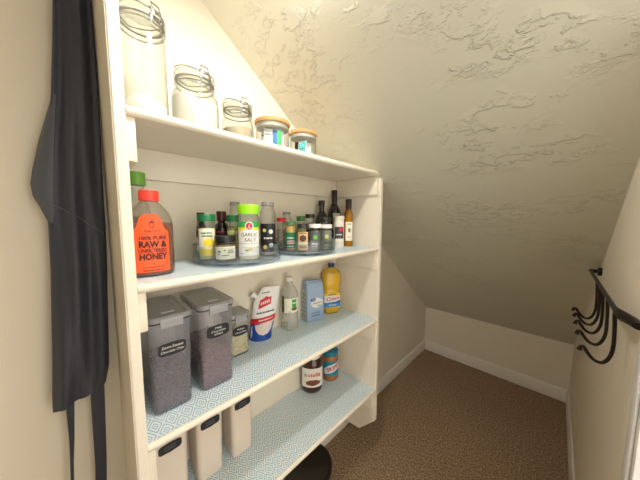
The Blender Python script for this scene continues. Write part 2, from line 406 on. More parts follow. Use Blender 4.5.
hookpx = [(614.5, 309), (614, 330), (612.3, 349), (608, 358.5), (602, 362.5), (595.5, 361), (590, 356.5), (586, 351), (583, 346.5), (580, 346.5), (578.8, 349.5)]
hp = [at(u, v, 1, yb1) for u, v in hookpx]
base = hp[0]
pts = spline([(p.x-base.x, 0, p.z-base.z) for p in hp], 4)
for k, u in enumerate((596, 599, 603, 608.5, 614.5)):
    y = at(u, 290, 0, XB).y if k < 4 else yb1
    y = min(y, yb0-0.035)
    if part_hook is None:
        bm = bmesh.new(); tube(bm, pts, [0.0040]*(len(pts)-3)+[0.0048, 0.0056, 0.0048], 10); part_hook = finish('hook', bm, BRONZE, rail); o = part_hook
    else:
        o = part_hook.copy(); COL.objects.link(o); o.parent = rail
    o.location = (XB-WID, y, ZB)

# ------------------------------------------------------------------ apron on its wall hook
XA = 0.050
ap = thing('apron', (0, 0, 0), 'folded navy cloth apron hanging on the wall by the shelf end panel', 'apron')
rows = [(-60, 66, 86, .030), (-25, 58, 89, .034), (0, 53, 91.5, .036), (50, 52.5, 95.5, .040), (100, 51, 99, .042), (150, 47, 101.5, .044), (200, 46, 104, .044), (230, 48, 106, .046), (270, 50, 107.5, .046),
        (310, 50.5, 108.5, .048), (350, 51, 109.5, .048), (372, 51, 110, .046), (390, 51, 107, .044), (398, 51, 104.5, .042)]
rings = []; NA = 44
for j, (v, ul, ur, th) in enumerate(rows):
    L_ = at(ul, v, 0, XA); R_ = at(ur, v, 0, XA); z = (L_.z+R_.z)/2; ring = []
    for i in range(NA):
        a = 2*PI*i/NA; s = math.cos(a)                      # s: -1 left, +1 right
        y = (L_.y+R_.y)/2 + (R_.y-L_.y)/2*s
        wob = 0.008*math.sin(4.6*s+0.35*j)+0.005*math.sin(9*s-0.5*j)
        x = XA-0.006 + (th/2)*math.copysign(abs(math.sin(a))**0.6, math.sin(a)) + (wob*abs(math.sin(a)) if math.sin(a) > 0 else 0)
        zz = z + (0.012*s if j == len(rows)-1 else 0)
        ring.append((max(0.004, x), y, zz))
    rings.append(ring)
part_loft('apron_body', rings, apron_mat(), ap, sharp=70)
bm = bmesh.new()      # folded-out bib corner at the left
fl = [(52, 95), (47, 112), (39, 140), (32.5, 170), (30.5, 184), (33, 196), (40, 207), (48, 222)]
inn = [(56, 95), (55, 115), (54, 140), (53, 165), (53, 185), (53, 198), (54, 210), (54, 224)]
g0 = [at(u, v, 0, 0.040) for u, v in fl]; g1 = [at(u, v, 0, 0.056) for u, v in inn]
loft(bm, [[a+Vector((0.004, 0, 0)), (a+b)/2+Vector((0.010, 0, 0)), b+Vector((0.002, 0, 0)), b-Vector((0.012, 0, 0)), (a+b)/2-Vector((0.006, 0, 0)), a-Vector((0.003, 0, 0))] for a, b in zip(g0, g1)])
finish('bib_corner', bm, mat('apron_lit_cloth', (84, 88, 98), 0.5, var=0.1, scale=300), ap, sharp=70)  # light catching the fold, put into a paler cloth colour
def front_x(u, v):
    return XA-0.006+0.0265
bm = bmesh.new(); tube(bm, spline([at(u, v, 0, x) for u, v, x in ((49, 203, .068), (62, 209, .0745), (78, 217, .0745), (92, 226, .073), (103, 233, .064))], 4), 0.0009, 6)
finish('pocket_seam', bm, mat('apron_stitching', (104, 106, 116), 0.6), ap)
for name_, pl, w in (('apron_tie', [(70, 380), (70.5, 410), (72, 440), (72, 462), (72.8, 500), (73, 560)], [.016, .015, .010, .007, .006, .006]),
                     ('apron_tie', [(97, 372), (98, 400), (99.5, 430), (101, 460), (101.5, 500), (101.5, 580)], [.029, .029, .027, .025, .024, .023])):
    c_ = [at(u, v, 0, 0.044) for u, v in pl]; bm = bmesh.new(); rg = []
    for p, ww in zip(c_, w):
        rg.append([p+Vector((.0015, -ww/2, 0)), p+Vector((.0035, 0, 0)), p+Vector((.0015, ww/2, 0)), p+Vector((-.0015, ww/2, 0)), p+Vector((.0005, 0, 0)), p+Vector((-.0015, -ww/2, 0))])
    loft(bm, rg); finish(name_, bm, apron_mat(), ap, sharp=70)
ztop = rings[0][0][2]; ytop = sum(p[1] for p in rings[0])/NA
zh = min(ztop+0.06, 2.15)
bm = bmesh.new(); tube(bm, spline([(0.044, ytop-0.016, ztop-0.01), (0.040, ytop-0.012, zh-0.02), (0.036, ytop, zh), (0.040, ytop+0.012, zh-0.02), (0.044, ytop+0.016, ztop-0.01)], 6), 0.005, 8)
finish('neck_loop', bm, apron_mat(), ap)
hk = thing('wall_hook', (0, ytop, zh-0.006), 'small bronze wall hook holding the navy apron', 'hook')
bm = bmesh.new(); box(bm, (0, -0.012, -0.03), (0.005, 0.012, 0.03), 0.002); finish('hook_plate', bm, BRONZE, hk)
bm = bmesh.new(); tube(bm, spline([(0.004, 0, 0.004), (0.025, 0, -0.002), (0.046, 0, 0.0), (0.054, 0, 0.016)], 5), 0.005, 10); finish('hook_arm', bm, BRONZE, hk)

# ------------------------------------------------------------------ top shelf: clip-top jars and wooden-lid jars
Z1 = ZS[0]
def clip_jar(x, y, r, h, neck, label, rz):
    t = thing('clip_top_jar', (x, y, Z1), label, 'jar', rz, 'glass jars on the top shelf')
    hn = h*0.80 if h > 0.2 else h*0.72
    prof = [(r*0.90, 0.0), (r*0.98, 0.004), (r, 0.012), (r, hn-0.035), (r*0.985, hn-0.022), (neck+0.004, hn-0.004), (neck, hn+0.002), (neck, hn+0.012), (neck+0.006, hn+0.013), (neck+0.006, hn+0.020), (neck-0.002, hn+0.021)]
    shell_lathe('glass_body', [(0, 0.0)]+prof, GLASS, t, 44)
    ld = part_lathe('lid', [(0, hn+0.024), (neck+0.005, hn+0.024), (neck+0.007, hn+0.030), (neck+0.005, hn+0.038), (neck-0.006, hn+0.043), (neck-0.012, hn+0.040), (0, hn+0.041)], GLASS, t, 44)
    part_loft('seal', [ell(a_, a_, hn+z_, 44) for a_, z_ in ((neck-0.004, 0.0212), (neck+0.004, 0.0212), (neck+0.004, 0.0238), (neck-0.004, 0.0238), (neck-0.004, 0.0212))], mat('grey_seal_rubber', (190, 186, 176), 0.6), ld, False, False)
    bm = bmesh.new()
    for zz in (hn+0.009, hn+0.044): tube(bm, [((neck+0.004)*math.cos(2*PI*i/40), (neck+0.004)*math.sin(2*PI*i/40), zz if zz < hn+0.02 else zz-0.012*(1-abs(math.sin(2*PI*i/40)))) for i in range(40)], 0.0014, 6, True)
    finish('wire_band', bm, STEEL, t)
    bm = bmesh.new()      # the bail latch at the front
    x0 = neck+0.006
    for w, za, zb in ((0.013, hn-0.006, hn+0.036), (0.009, hn+0.004, hn+0.048)):
        tube(bm, [(x0+0.004, -w, za), (x0+0.010, -w, (za+zb)/2), (x0+0.002, -w, zb), (x0+0.002, w, zb), (x0+0.010, w, (za+zb)/2), (x0+0.004, w, za)], 0.0016, 6, True)
    tube(bm, [(x0+0.008, -0.016, hn+0.016), (x0+0.008, 0.016, hn+0.016)], 0.002, 6)
    finish('bail_latch', bm, STEEL, t)
    return t
def fill(name, x, y, z, r, h, uneven, m, label, seed):
    q = random.Random(seed); bm = bmesh.new(); n = 40
    top = [(f, i) for f in (1.0, 0.75, 0.5, 0.25) for i in (0,)]
    rings = [ell(r*0.9, r*0.9, 0.0, n), ell(r, r, 0.004, n)]
    ph = [q.uniform(0, 6.28) for _ in range(4)]
    for f in (1.0, 0.8, 0.55, 0.3, 0.1):
        rings.append([(r*f*math.cos(a), r*f*math.sin(a), h+uneven*(math.sin(2*a+ph[0])*0.5+math.sin(3*a+ph[1])*0.3)*f+uneven*(0.5-f*0.6)+q.uniform(-1, 1)*uneven*0.12) for a in (2*PI*i/n for i in range(n))])
    loft(bm, rings); o = finish(name, bm, m, None, 60); o.location = (x, y, z)
    return tag(o, label, name.replace('_', ' ').split()[-1], None, 'stuff')
JX = 0.19
specs = [(145.5, 0.049, 0.268, 0.045, 'tallest clip-top glass jar, mostly empty above its flour', 100),
         (195.5, 0.060, 0.168, 0.046, 'squat clip-top glass jar filled nearly to the neck with white flour', 100),
         (237.5, 0.049, 0.116, 0.040, 'smallest clip-top glass jar, next to the wooden-lid jars', 110)]
jpos = []
for u, r, h, nk, lb, vv in specs:
    p = at(u, vv, 0, JX); jpos.append((p.x, p.y, r))
    clip_jar(p.x, p.y, r, h, nk, lb, face_cam(p.x, p.y)+(0.55 if h > 0.25 else 0.45))
fill('flour', jpos[0][0], jpos[0][1], Z1+0.0035, jpos[0][2]-0.004, 0.046, 0.012, FLOUR, 'shallow drift of white flour in the tallest jar', 3)
fill('flour', jpos[1][0], jpos[1][1], Z1+0.0035, jpos[1][2]-0.004, 0.085, 0.010, FLOUR, 'deep white flour filling the squat clip-top jar', 5)
fill('dry_yeast', jpos[2][0], jpos[2][1], Z1+0.0035, jpos[2][2]-0.004, 0.044, 0.008, mat('pale_tan_granules', (196, 182, 156), 0.9, var=0.2, scale=500, bump=0.6, bscale=600), 'pale tan dry granules in the smallest clip-top jar', 8)
WOOD = mat('acacia_lid_wood', (206, 150, 92), 0.5, var=0.22, scale=18)
def wood_jar(x, y, r, h, label, rz):
    t = thing('wooden_lid_jar', (x, y, Z1), label, 'jar', rz, 'glass jars on the top shelf')
    shell_lathe('glass_body', [(0, 0), (r*0.94, 0.0), (r, 0.006), (r, h-0.016)], GLASS, t, 44)
    part_lathe('lid', [(0, h-0.012), (r+0.003, h-0.012), (r+0.004, h-0.008), (r+0.004, h-0.002), (r+0.002, h), (0, h)], WOOD, t, 44)
    part_lathe('lid_seal', [(0, h-0.026), (r-0.003, h-0.026), (r-0.003, h-0.0122), (0, h-0.0122)], mat('grey_seal_rubber', (190, 186, 176), 0.6), t, 44)
    part_lathe('knob', [(0, h), (0.011, h), (0.013, h+0.008), (0.011, h+0.014), (0, h+0.015)], WOOD, t, 20)
    return t
wj = []
for u, x, r, h, lb in ((272.5, 0.19, 0.059, 0.108, 'wooden-lid glass jar holding a green and blue seasoning packet'), (303, 0.165, 0.055, 0.118, 'wooden-lid glass jar holding teal-tipped packets, end of the row')):
    p = at(u, 140, 0, x); wj.append((p.x, p.y)); wood_jar(p.x, p.y, r, h, lb, 0)
PK = {'w': (232, 234, 236), 'g': (58, 190, 104), 'b': (40, 120, 190), 't': (92, 196, 208), 'k': (50, 54, 60)}
def packet(c, ang, off, w, h, cols, label, lean=0.0, zc=0.0):
    """flat seasoning sachet standing in a jar, print in vertical stripes"""
    a = face_cam(*c)+ang
    t = thing('seasoning_packet', (c[0]+off*math.cos(a), c[1]+off*math.sin(a), Z1+0.006+zc), label, 'packet', a, 'seasoning packets in the wooden-lid jars')
    t.rotation_euler = (lean, 0, a)
    part_loft('sachet', [rr(0.001, w/2, 0.0009, 0, 2), rr(0.005, w/2, 0.004, h*0.12, 2), rr(0.006, w/2, 0.005, h*0.5, 2), rr(0.005, w/2, 0.004, h*0.88, 2), rr(0.001, w/2, 0.0009, h, 2)], mat('packet_'+cols[0], PK[cols[0]], 0.4), t)
    n = len(cols)
    for i, k in enumerate(cols[1:], 1):
        patch('print', rect(-w/2+w*i/n, 0.004, -w/2+w*(i+1)/n-0.0005, h-0.004), flat(0.0066), mat('packet_'+k, PK[k], 0.4), t)
    scribble('lettering', -w/2+0.004, -w/2+w*0.5/1, h*0.7, 0.004, flat(0.0066), INK, t, seed=int(ang*10)+n)
packet(wj[0], 0.02, 0.026, 0.062, 0.072, 'wwbg', 'white packet striped blue and green, foremost in its jar')
packet(wj[0], 0.0, 0.008, 0.080, 0.072, 'ww', 'white packet behind the green striped one')
packet(wj[0], 0.0, -0.012, 0.080, 0.072, 'kw', 'dark packet at the back of the green packet jar')
packet(wj[1], -0.35, 0.022, 0.036, 0.076, 'wt', 'white and teal packet standing upright beside its leaning twin', -0.10)
packet(wj[1], 0.55, 0.022, 0.030, 0.066, 'tw', 'teal and white packet leaning sideways in the end jar', 0.30)
packet(wj[1], -0.1, -0.006, 0.070, 0.078, 'kw', 'dark packet at the back of the end jar')

# ------------------------------------------------------------------ second shelf
Z2 = ZS[1]+0.0006
def cap_ribbed(name, r, z0, z1, m, parent, n=36):
    bm = bmesh.new(); rg = []
    for z, k in ((z0, 1.0), (z1-0.003, 1.0), (z1-0.0008, 0.97), (z1, 0.93)):
        rg.append([((r*k-(0.0006 if i % 2 and k > 0.96 else 0))*math.cos(2*PI*i/(2*n)), (r*k-(0.0006 if i % 2 and k > 0.96 else 0))*math.sin(2*PI*i/(2*n)), z) for i in range(2*n)])
    loft(bm, rg); return finish(name, bm, m, parent, 60)
# green-capped bottle behind the honey
p = at(136.5, 230, 0, 0.105)
t = thing('glass_bottle', (p.x, p.y+0.006, Z2), 'clear bottle with a green screw cap behind the honey', 'bottle', 0)
GC = mat('leaf_green_cap', (116, 176, 62), 0.4)
shell_lathe('glass_body', [(0, 0), (0.028, 0), (0.030, 0.006), (0.030, 0.16), (0.022, 0.195), (0.0165, 0.21), (0.0165, 0.24)], GLASS, t, 32)
part_lathe('contents', [(0, 0.003), (0.0285, 0.003), (0.0285, 0.15), (0, 0.15)], mat('brown_sauce', (92, 52, 30), 0.3), t, 32)
cap_ribbed('cap', 0.0215, 0.236, 0.271, GC, t, 30)
# honey bottle
p = at(153, 272, 2, Z2+0.012); a = face_cam(p.x, p.y)
hx, hy = p.x-0.026*math.cos(a), p.y-0.026*math.sin(a)
t = thing('honey_bottle', (hx, hy, Z2), 'amber honey bottle with a red cap and big orange label', 'bottle', a+0.10); t.scale = (1.03, 1.0, 1.055)
HR = [(0.0, .022, .043), (.004, .027, .048), (.012, .028, .050), (.120, .028, .050), (.138, .0275, .047), (.152, .026, .041), (.163, .023, .032), (.172, .019, .024), (.178, .017, .018)]
shell = part_loft('bottle_body', [ell(x, y, z, 40) for z, x, y in HR], glassy('honey_bottle_plastic', (240, 236, 228), (190, 180, 170), 0.18), t, cap1=False)
part_loft('honey', [ell(x-0.0012, y-0.0012, z+0.0012, 40) for z, x, y in HR[:4]]+[ell(.0262, .0485, 0.128, 40)], mat('amber_honey', (128, 62, 26), 0.15, var=0.12, scale=30, coat=0.5), t)
cap_ribbed('cap', 0.0215, 0.179, 0.203, mat('coral_red_cap', (226, 62, 48), 0.4), t, 34)
def oval(rx, ry):
    def f(tt, z, h=0.0):
        s = max(-0.999, min(0.999, tt/ry)); return ((rx+h)*math.sqrt(1-s*s)**0.9+0.0003, tt, z)
    return f
om = oval(0.0286, 0.0505)
lp = [(x_*.88-.003, z_) for x_, z_ in ((-.041, .012), (.041, .012), (.043, .018), (.043, .104), (.040, .110), (.034, .114), (.030, .122), (.024, .139), (.013, .148), (-.013, .148), (-.024, .139), (-.030, .122), (-.034, .114), (-.040, .110), (-.043, .104), (-.043, .018))]
ORANGE = mat('orange_label', (252, 92, 36), 0.5, var=0.01); BRN = mat('dark_brown_print', (70, 26, 18), 0.5, var=0)
lb = patch('label', lp, om, ORANGE, t, 0.0012, 0.004)
for s_, sz, zz, w, b in (("100% PURE", .012, .092, .056, .03), ("RAW &", .020, .077, .058, .05), ("UNFILTERED", .012, .0625, .058, .03), ("HONEY", .020, .048, .058, .05)):
    text('lettering', s_, sz, 0, zz, om, BRN, lb, 0.0024, b, 0, w)
text('lettering', "NATE'S", .009, 0, .108, om, BRN, lb, 0.0018, 0, 0, .032)
patch('rule', rect(-.032, .1005, .032, .1012), om, BRN, lb, 0.0018, 0.004)
patch('emblem', [(0.006*math.cos(k)*(1 if i % 2 else .72), .124+0.0085*math.sin(k)*(1 if i % 2 else .75)) for i, k in enumerate(2*PI*j/24 for j in range(24))], om, BRN, lb, 0.0018)
patch('emblem', disc(0, .1225, .0036, .0052), om, ORANGE, lb, 0.0022)
patch('bee_mark', [(-.005, .0335), (0, .0322), (.005, .0335), (.0012, .031), (0, .029), (-.0012, .031)], om, BRN, lb, 0.0018)
scribble('lettering', -.024, .024, .0235, .0022, om, BRN, lb, 0.0018, seed=4); scribble('lettering', -.022, .022, .0165, .0028, om, BRN, lb, 0.0018, seed=5)

def turntable(x, y, r, label):
    t = thing('turntable', (x, y, Z2), label, 'turntable', 0, 'clear turntables on the second shelf')
    part_lathe('base', [(0, 0), (r*0.62, 0), (r*0.62, 0.006), (r*0.60, 0.0095), (0, 0.0095)], ACRYL, t, 48)
    part_lathe('tray', [(0, 0.010), (r*0.97, 0.010), (r, 0.013), (r, 0.0165), (r*0.97, 0.016), (0, 0.016)], glassy('blue_grey_acrylic', (240, 245, 250), (214, 224, 236), 0.3, rough=0.05), t, 64)
    bm = bmesh.new(); loft(bm, [ell(r-0.0005, r-0.0005, 0.0165, 64), ell(r, r, 0.058, 64), ell(r+0.0012, r+0.0012, 0.0595, 64), ell(r-0.0014, r-0.0014, 0.0605, 64), ell(r-0.0024, r-0.0024, 0.058, 64), ell(r-0.003, r-0.003, 0.0168, 64)], False, False)
    finish('rim', bm, ACRYL, t)
    return t
TT1 = (0.150, 0.236); TT2 = (0.164, 0.534)
turntable(*TT1, 0.145, 'clear round turntable carrying the lime-capped garlic salt'); turntable(*TT2, 0.132, 'clear round turntable carrying the white-lidded grinder jars')
ZT = Z2+0.0165
def spot(u, x, v=250): p = at(u, v, 0, x); return p.x, p.y
def spice(kind, u, x, r, h, label, body, cap, capm, rz=0.0, z=None, fillm=None, fillh=0.8, neck=0.78, cph=0.022, shoulder=0.16, group='spice jars on the turntables', n=32, capr=None, name=None):
    """round jar: glass body, spice inside, screw cap"""
    px, py = spot(u, x)
    t = thing(kind, (px, py, ZT if z is None else z), label, name or 'jar', face_cam(px, py)+rz, group)
    hb = h-cph
    part = [(0, 0), (r*0.92, 0), (r, 0.005), (r, hb*(1-shoulder)), (r*(0.5+neck/2), hb*(1-shoulder*0.35)), (r*neck, hb-0.004), (r*neck, hb+0.006)]
    shell_lathe('jar_body', part, body, t, n)
    if fillm:
        k = r-0.0016; part_lathe('spice_fill', [(0, 0.003), (k, 0.003), (k, hb*fillh), (k*0.6, hb*fillh+0.003), (0, hb*fillh+0.001)], fillm, t, n)
    cap_ribbed('cap', capr or r*neck+0.003, hb, h, capm, t, 28)
    return t
DKGREEN = mat('deep_green_cap', (22, 112, 66), 0.4); REDC = mat('red_cap', (190, 28, 36), 0.4)
YSP = mat('yellow_spice', (222, 196, 70), 0.9, var=0.2, scale=300); CRM = mat('cream_label', (240, 236, 214), 0.55, var=0.02)
# yellow seasoning, green cap
t = spice('spice_jar', 207.5, 0.158, 0.0255, 0.142, 'yellow-labelled spice jar with a green cap in front of dark bottles', GLASS, None, DKGREEN, fillm=mat('pale_yellow_spice', (232, 220, 160), 0.9, var=0.15, scale=300), neck=0.92, shoulder=0.08)
f = cyl(0.0256); lb = patch('label', rect(-.026, .014, .026, .098), f, CRM, t); 
patch('print', disc(.004, .055, .014, .013), f, mat('lemon_print', (244, 214, 40), 0.5), lb, .0011); patch('print', rect(-.026, .016, .026, .036), f, mat('lemon_print', (244, 214, 40), 0.5), lb, .0011)
scribble('lettering', -.016, .014, .084, .006, f, GREENP, lb, .0014, seed=11); scribble('lettering', -.014, .016, .075, .005, f, INK, lb, .0014, seed=12)
# dark bottles behind it
AMB = mat('dark_bottle_glass', (34, 20, 18), 0.12, var=0.1, coat=0.4)
t = spice('extract_bottle', 202, 0.090, 0.016, 0.148, 'small dark bottle with a black cap behind the yellow-labelled jar', AMB, None, BLACK, neck=0.6, shoulder=0.35, capr=0.012)
f = cyl(0.0161); lb = patch('label', rect(-.018, .018, .018, .066), f, CRM, t); scribble('lettering', -.012, .012, .045, .005, f, INK, lb, seed=3)
t = spice('extract_bottle', 222.5, 0.090, 0.026, 0.154, 'dark extract bottle with a maroon cap behind the bouillon jar', AMB, None, mat('maroon_cap', (74, 22, 26), 0.4), neck=0.5, shoulder=0.3, capr=0.0165, cph=0.034)
f = cyl(0.0261); lb = patch('label', rect(-.022, .016, .022, .080), f, mat('black_label', (30, 24, 26), 0.5), t); patch('print', rect(-.022, .0805, .022, .084), f, RED, t)
# squat jar, black lid, cream label
t = spice('bouillon_jar', 225.5, 0.210, 0.031, 0.076, 'squat jar with a black lid and cream label', GLASS, None, BLACK, fillm=mat('brown_paste', (150, 120, 80), 0.6), neck=0.90, cph=0.019, shoulder=0.10, fillh=0.86)
f = cyl(0.0311); lb = patch('label', rect(-.034, .006, .034, .044), f, CRM, t)
for k, (a0, a1, zz, hh_) in enumerate(((-.022, -.012, .030, .006), (-.004, .002, .034, .004), (.008, .024, .033, .004), (.006, .026, .027, .004), (-.010, .010, .018, .003), (-.024, -.014, .022, .003))): scribble('lettering', a0, a1, zz, hh_, f, INK, lb, seed=20+k)
# green cap further back
t = spice('spice_jar', 233.5, 0.138, 0.0195, 0.140, 'green-capped jar of herbs half hidden by the garlic salt', GLASS, None, DKGREEN, fillm=mat('olive_herb', (150, 156, 84), 0.9, var=0.3, scale=300), neck=0.92, shoulder=0.08)
f = cyl(0.0196); lb = patch('label', rect(-.022, .030, .022, .088), f, mat('pale_green_label', (206, 214, 150), 0.5), t); scribble('lettering', -.012, .012, .07, .005, f, GREENP, lb, seed=31)
# clear square-shouldered bottle behind
def clear_bottle(u, x, r, h, label, lab):
    px, py = spot(u, x); t = thing('glass_bottle', (px, py, ZT), label, 'bottle', face_cam(px, py), 'clear bottles on the turntables')
    shell_lathe('glass_body', [(0, 0), (r*.94, 0), (r, .005), (r, h*.70), (r*.99, h*.76), (r*.86, h*.84), (r*.74, h*.88), (r*.76, h*.885), (r*.76, h*.925), (r*.68, h*.93)], GLASS, t, 32)
    part_lathe('contents', [(0, .003), (r-.002, .003), (r-.002, h*.52), (0, h*.52)], mat('pale_salt', (214, 208, 198), 0.9, var=0.12, scale=300), t, 32)
    part_lathe('cap', [(0, h*.93), (r*.80, h*.93), (r*.82, h*.94), (r*.80, h-.002), (r*.74, h), (0, h)], glassy('clear_cap_plastic', (226, 226, 226), (190, 190, 188), 0.35, rough=.15), t, 28)
    if lab:
        f = cyl(r+.0001); lb = patch('label', rect(-r*1.1, .012, r*1.1, h*.60), f, INK, t)
        for k, (a, b, rr_, c) in enumerate(((-.012, .088, .006, (214, 206, 120)), (.010, .084, .008, (206, 214, 206)), (-.010, .030, .007, (226, 204, 96)), (.011, .036, .008, (180, 190, 206)))):
            patch('print', disc(a, b, rr_), f, mat('label_spot_%d' % k, c, 0.5), lb, .0011)
        text('lettering', 'SALT', .010, 0, .060, f, WHITE, lb, .0011, .0, 0, .026) if False else scribble('lettering', -.014, .016, .061, .006, f, WHITE, lb, seed=40)
    return t
clear_bottle(268.2, 0.206, 0.028, 0.186, 'clear glass bottle with a black label beside the garlic salt', True)
clear_bottle(236, 0.050, 0.0230, 0.192, 'clear glass bottle standing behind the garlic salt', False)
# garlic salt
px, py = spot(249, 0.238); t = thing('garlic_salt_shaker', (px, py, ZT), 'large garlic salt shaker with a lime green cap', 'shaker', face_cam(px, py), 'spice jars on the turntables')
r = 0.0345
shell_lathe('jar_body', [(0, 0), (r*.95, 0), (r, .004), (r, .126), (r*.98, .133), (r*.86, .140), (r*.86, .150)], GLASS, t, 40)
part_lathe('spice_fill', [(0, .003), (r-.002, .003), (r-.002, .118), (0, .118)], mat('garlic_salt_grains', (228, 214, 184), .9, var=.15, scale=400), t, 40)
cap_ribbed('cap', r*.99, .143, .172, mat('lime_cap', (150, 226, 30), .35), t, 40)
f = cyl(r+.0001); lb = patch('label', rect(-.036, .014, .036, .120), f, WHITE, t)
patch('print', rect(-.036, .102, .036, .120), f, mat('leaf_green_print', (40, 164, 70), .5), lb, .0011); patch('print', rect(-.036, .094, .036, .102), f, mat('yellow_print', (236, 220, 40), .5), lb, .0011)
em = patch('emblem', disc(.002, .106, .0125, .0135), f, WHITE, lb, .0014); patch('emblem', disc(.002, .106, .0095, .0108), f, RED, lb, .0018); 
text('lettering', "L", .014, .002, .106, f, WHITE, lb, .0022, .01, .3); text('lettering', "Lawry's", .0038, .002, .100, f, WHITE, lb, .0022, .0)
text('lettering', 'GARLIC', .0165, .002, .079, f, INK, lb, .0012, .0, .1, .050); text('lettering', 'SALT', .0165, .004, .063, f, INK, lb, .0012, .0, .1, .034)
patch('rule', rect(-.032, .0515, .032, .0522), f, INK, lb, .0012)
patch('print', disc(.004, .034, .008, .005), f, mat('garlic_print', (232, 204, 120), .5), lb, .0012); patch('print', disc(-.006, .031, .005, .003), f, mat('herb_print', (110, 130, 60), .5), lb, .0013); scribble('lettering', -.028, -.016, .020, .003, f, INK, lb, seed=44)

# --- second turntable
t = spice('spice_jar', 281.3, 0.118, 0.0175, 0.132, 'clear spice jar with a bright red cap', GLASS, None, REDC, fillm=mat('grey_pepper', (140, 128, 112), .9, var=.3, scale=400), neck=.9, shoulder=.1, fillh=.72, cph=.016)
clear_bottle(287, 0.078, 0.021, 0.158, 'short clear glass jar behind the red-capped jar', False)
OLG = mat('dull_green_cap', (74, 122, 80), .45)
t = spice('spice_jar', 290.8, 0.172, 0.0235, 0.118, 'spice jar with a green label and dull green cap', GLASS, None, OLG, fillm=mat('tan_spice', (206, 168, 96), .9, var=.15, scale=300), neck=.85, shoulder=.14, fillh=.95, cph=.014)
f = cyl(.0236); lb = patch('label', rect(-.025, .012, .025, .074), f, mat('bottle_green_label', (26, 112, 72), .5), t); patch('print', rrect(-.016, .028, .016, .042, .004), f, mat('pink_print', (222, 180, 176), .5), lb, .0011)
scribble('lettering', -.014, .014, .052, .005, f, WHITE, lb, .0012, seed=50); scribble('lettering', -.012, .013, .035, .004, f, RED, lb, .0014, seed=51); scribble('lettering', -.014, .012, .018, .004, f, WHITE, lb, .0012, seed=52)
t = spice('spice_jar', 301, 0.118, 0.019, 0.140, 'green-capped jar behind the tan badge label', GLASS, None, mat('grass_green_cap', (58, 116, 62), .45), fillm=mat('olive_herb', (150, 156, 84), 0.9, var=0.3, scale=300), neck=.9, shoulder=.1)
t = spice('spice_jar', 303, 0.234, 0.0225, 0.110, 'spice jar with a tan badge label and black collar', GLASS, None, mat('charcoal_cap', (48, 46, 44), .45), fillm=mat('brown_spice', (150, 104, 60), .9, var=.2, scale=300), neck=.85, shoulder=.12, cph=.018)
f = cyl(.0226); lb = patch('label', rrect(-.022, .008, .022, .078, .004), f, mat('tan_label', (224, 184, 130), .5), t)
patch('emblem', [(0, .040), (.012, .047), (.013, .060), (0, .068), (-.013, .060), (-.012, .047)], f, mat('badge_brown_print', (88, 62, 40), .5), lb, .0011); patch('print', rect(-.020, .030, .020, .038), f, CRM, lb, .0011); scribble('lettering', -.014, .014, .073, .004, f, INK, lb, .0012, seed=60); scribble('lettering', -.014, .014, .020, .006, f, mat('badge_brown_print', (88, 62, 40), .5), lb, .0012, seed=61)
GRY = mat('slate_label', (92, 96, 100), .5)
for k, (u, x, c, lbl) in enumerate(((315, .250, (116, 190, 70), 'white-lidded jar with a green dot on its slate label'), (326.3, .250, (196, 200, 120), 'white-lidded jar with pale print at the turntable rim'))):
    t = spice('seasoning_jar', u, x, (.0235, .0225)[k], (.108, .105)[k], lbl, GLASS, None, WHITE, fillm=mat('grey_green_spice_%d' % k, ((112, 116, 106), (168, 170, 150))[k], .9, var=.3, scale=300), neck=.95, shoulder=.06, fillh=.85, cph=.015)
    f = cyl((.0236, .0226)[k]); lb = patch('label', rect(-.024, .010, .024, .080), f, GRY if k == 0 else glassy('clear_sticker', (220, 222, 214), (180, 184, 170), .5), t)
    patch('print', disc(.001, .056, .0085), f, mat('dot_print_%d' % k, c, .5), lb, .0011); scribble('lettering', -.012, .014, .030, .006, f, WHITE if k == 0 else INK, lb, .0012, seed=70+k); scribble('lettering', -.012, .012, .020, .004, f, mat('orange_print', (220, 150, 60), .5), lb, .0012, seed=72+k)
t = spice('seasoning_jar', 310, .118, .020, .150, 'jar with a plain black lid between the green cap and dark bottle', GLASS, None, BLACK, fillm=mat('dark_spice', (70, 60, 52), .9, var=.3, scale=300), neck=.95, shoulder=.06, cph=.018)
t = spice('seasoning_jar', 325, .198, .0240, .134, 'wide black-lidded jar behind the two white lids', GLASS, None, BLACK, fillm=mat('dark_spice', (70, 60, 52), .9, var=.3, scale=300), neck=.95, shoulder=.06, cph=.020)
# --- bottles at the far end of the shelf
def tall_bottle(u, v, x, r, h, label, glass, capm, cap_h, lab=None, neck=.36, sh=.60):
    p = at(u, v, 0, x); t = thing('tall_bottle', (p.x, p.y, Z2), label, 'bottle', face_cam(p.x, p.y), 'bottles at the shelf end')
    shell_lathe('bottle_body', [(0, 0), (r*.94, 0), (r, .006), (r, h*sh), (r*.93, h*(sh+.06)), (r*.6, h*(sh+.15)), (r*neck, h*(sh+.21)), (r*neck, h-cap_h*.4)], glass, t, 32)
    part_lathe('cap', [(0, h-cap_h), (r*neck+.002, h-cap_h), (r*neck+.0025, h-.003), (r*neck+.001, h), (0, h)], capm, t, 24)
    if lab:
        f = cyl(r+.0001); w = lab[0]*r; lb = patch('label', rect(-w+lab[4], h*lab[1], w+lab[4], h*lab[2]), f, lab[3], t); return t, f, lb
    return t, None, None
DK = mat('near_black_bottle_glass', (20, 20, 18), .10, var=.1, coat=.5)
tall_bottle(321.5, 240, .055, .034, .240, 'round-shouldered near-black bottle behind the black-lidded jar', DK, BLACK, .03, None, .42, .56)
t, f, lb = tall_bottle(334, 240, .062, .037, .300, 'tallest near-black bottle with a pale green label', DK, BLACK, .085, (.55, .28, .58, mat('olive_cream_label', (190, 196, 168), .5), .014), .36, .56)
scribble('lettering', .002, .028, .130, .008, f, GREENP, lb, .0012, seed=81)
OIL = glassy('golden_oil', (236, 206, 90), (190, 146, 16), .5)
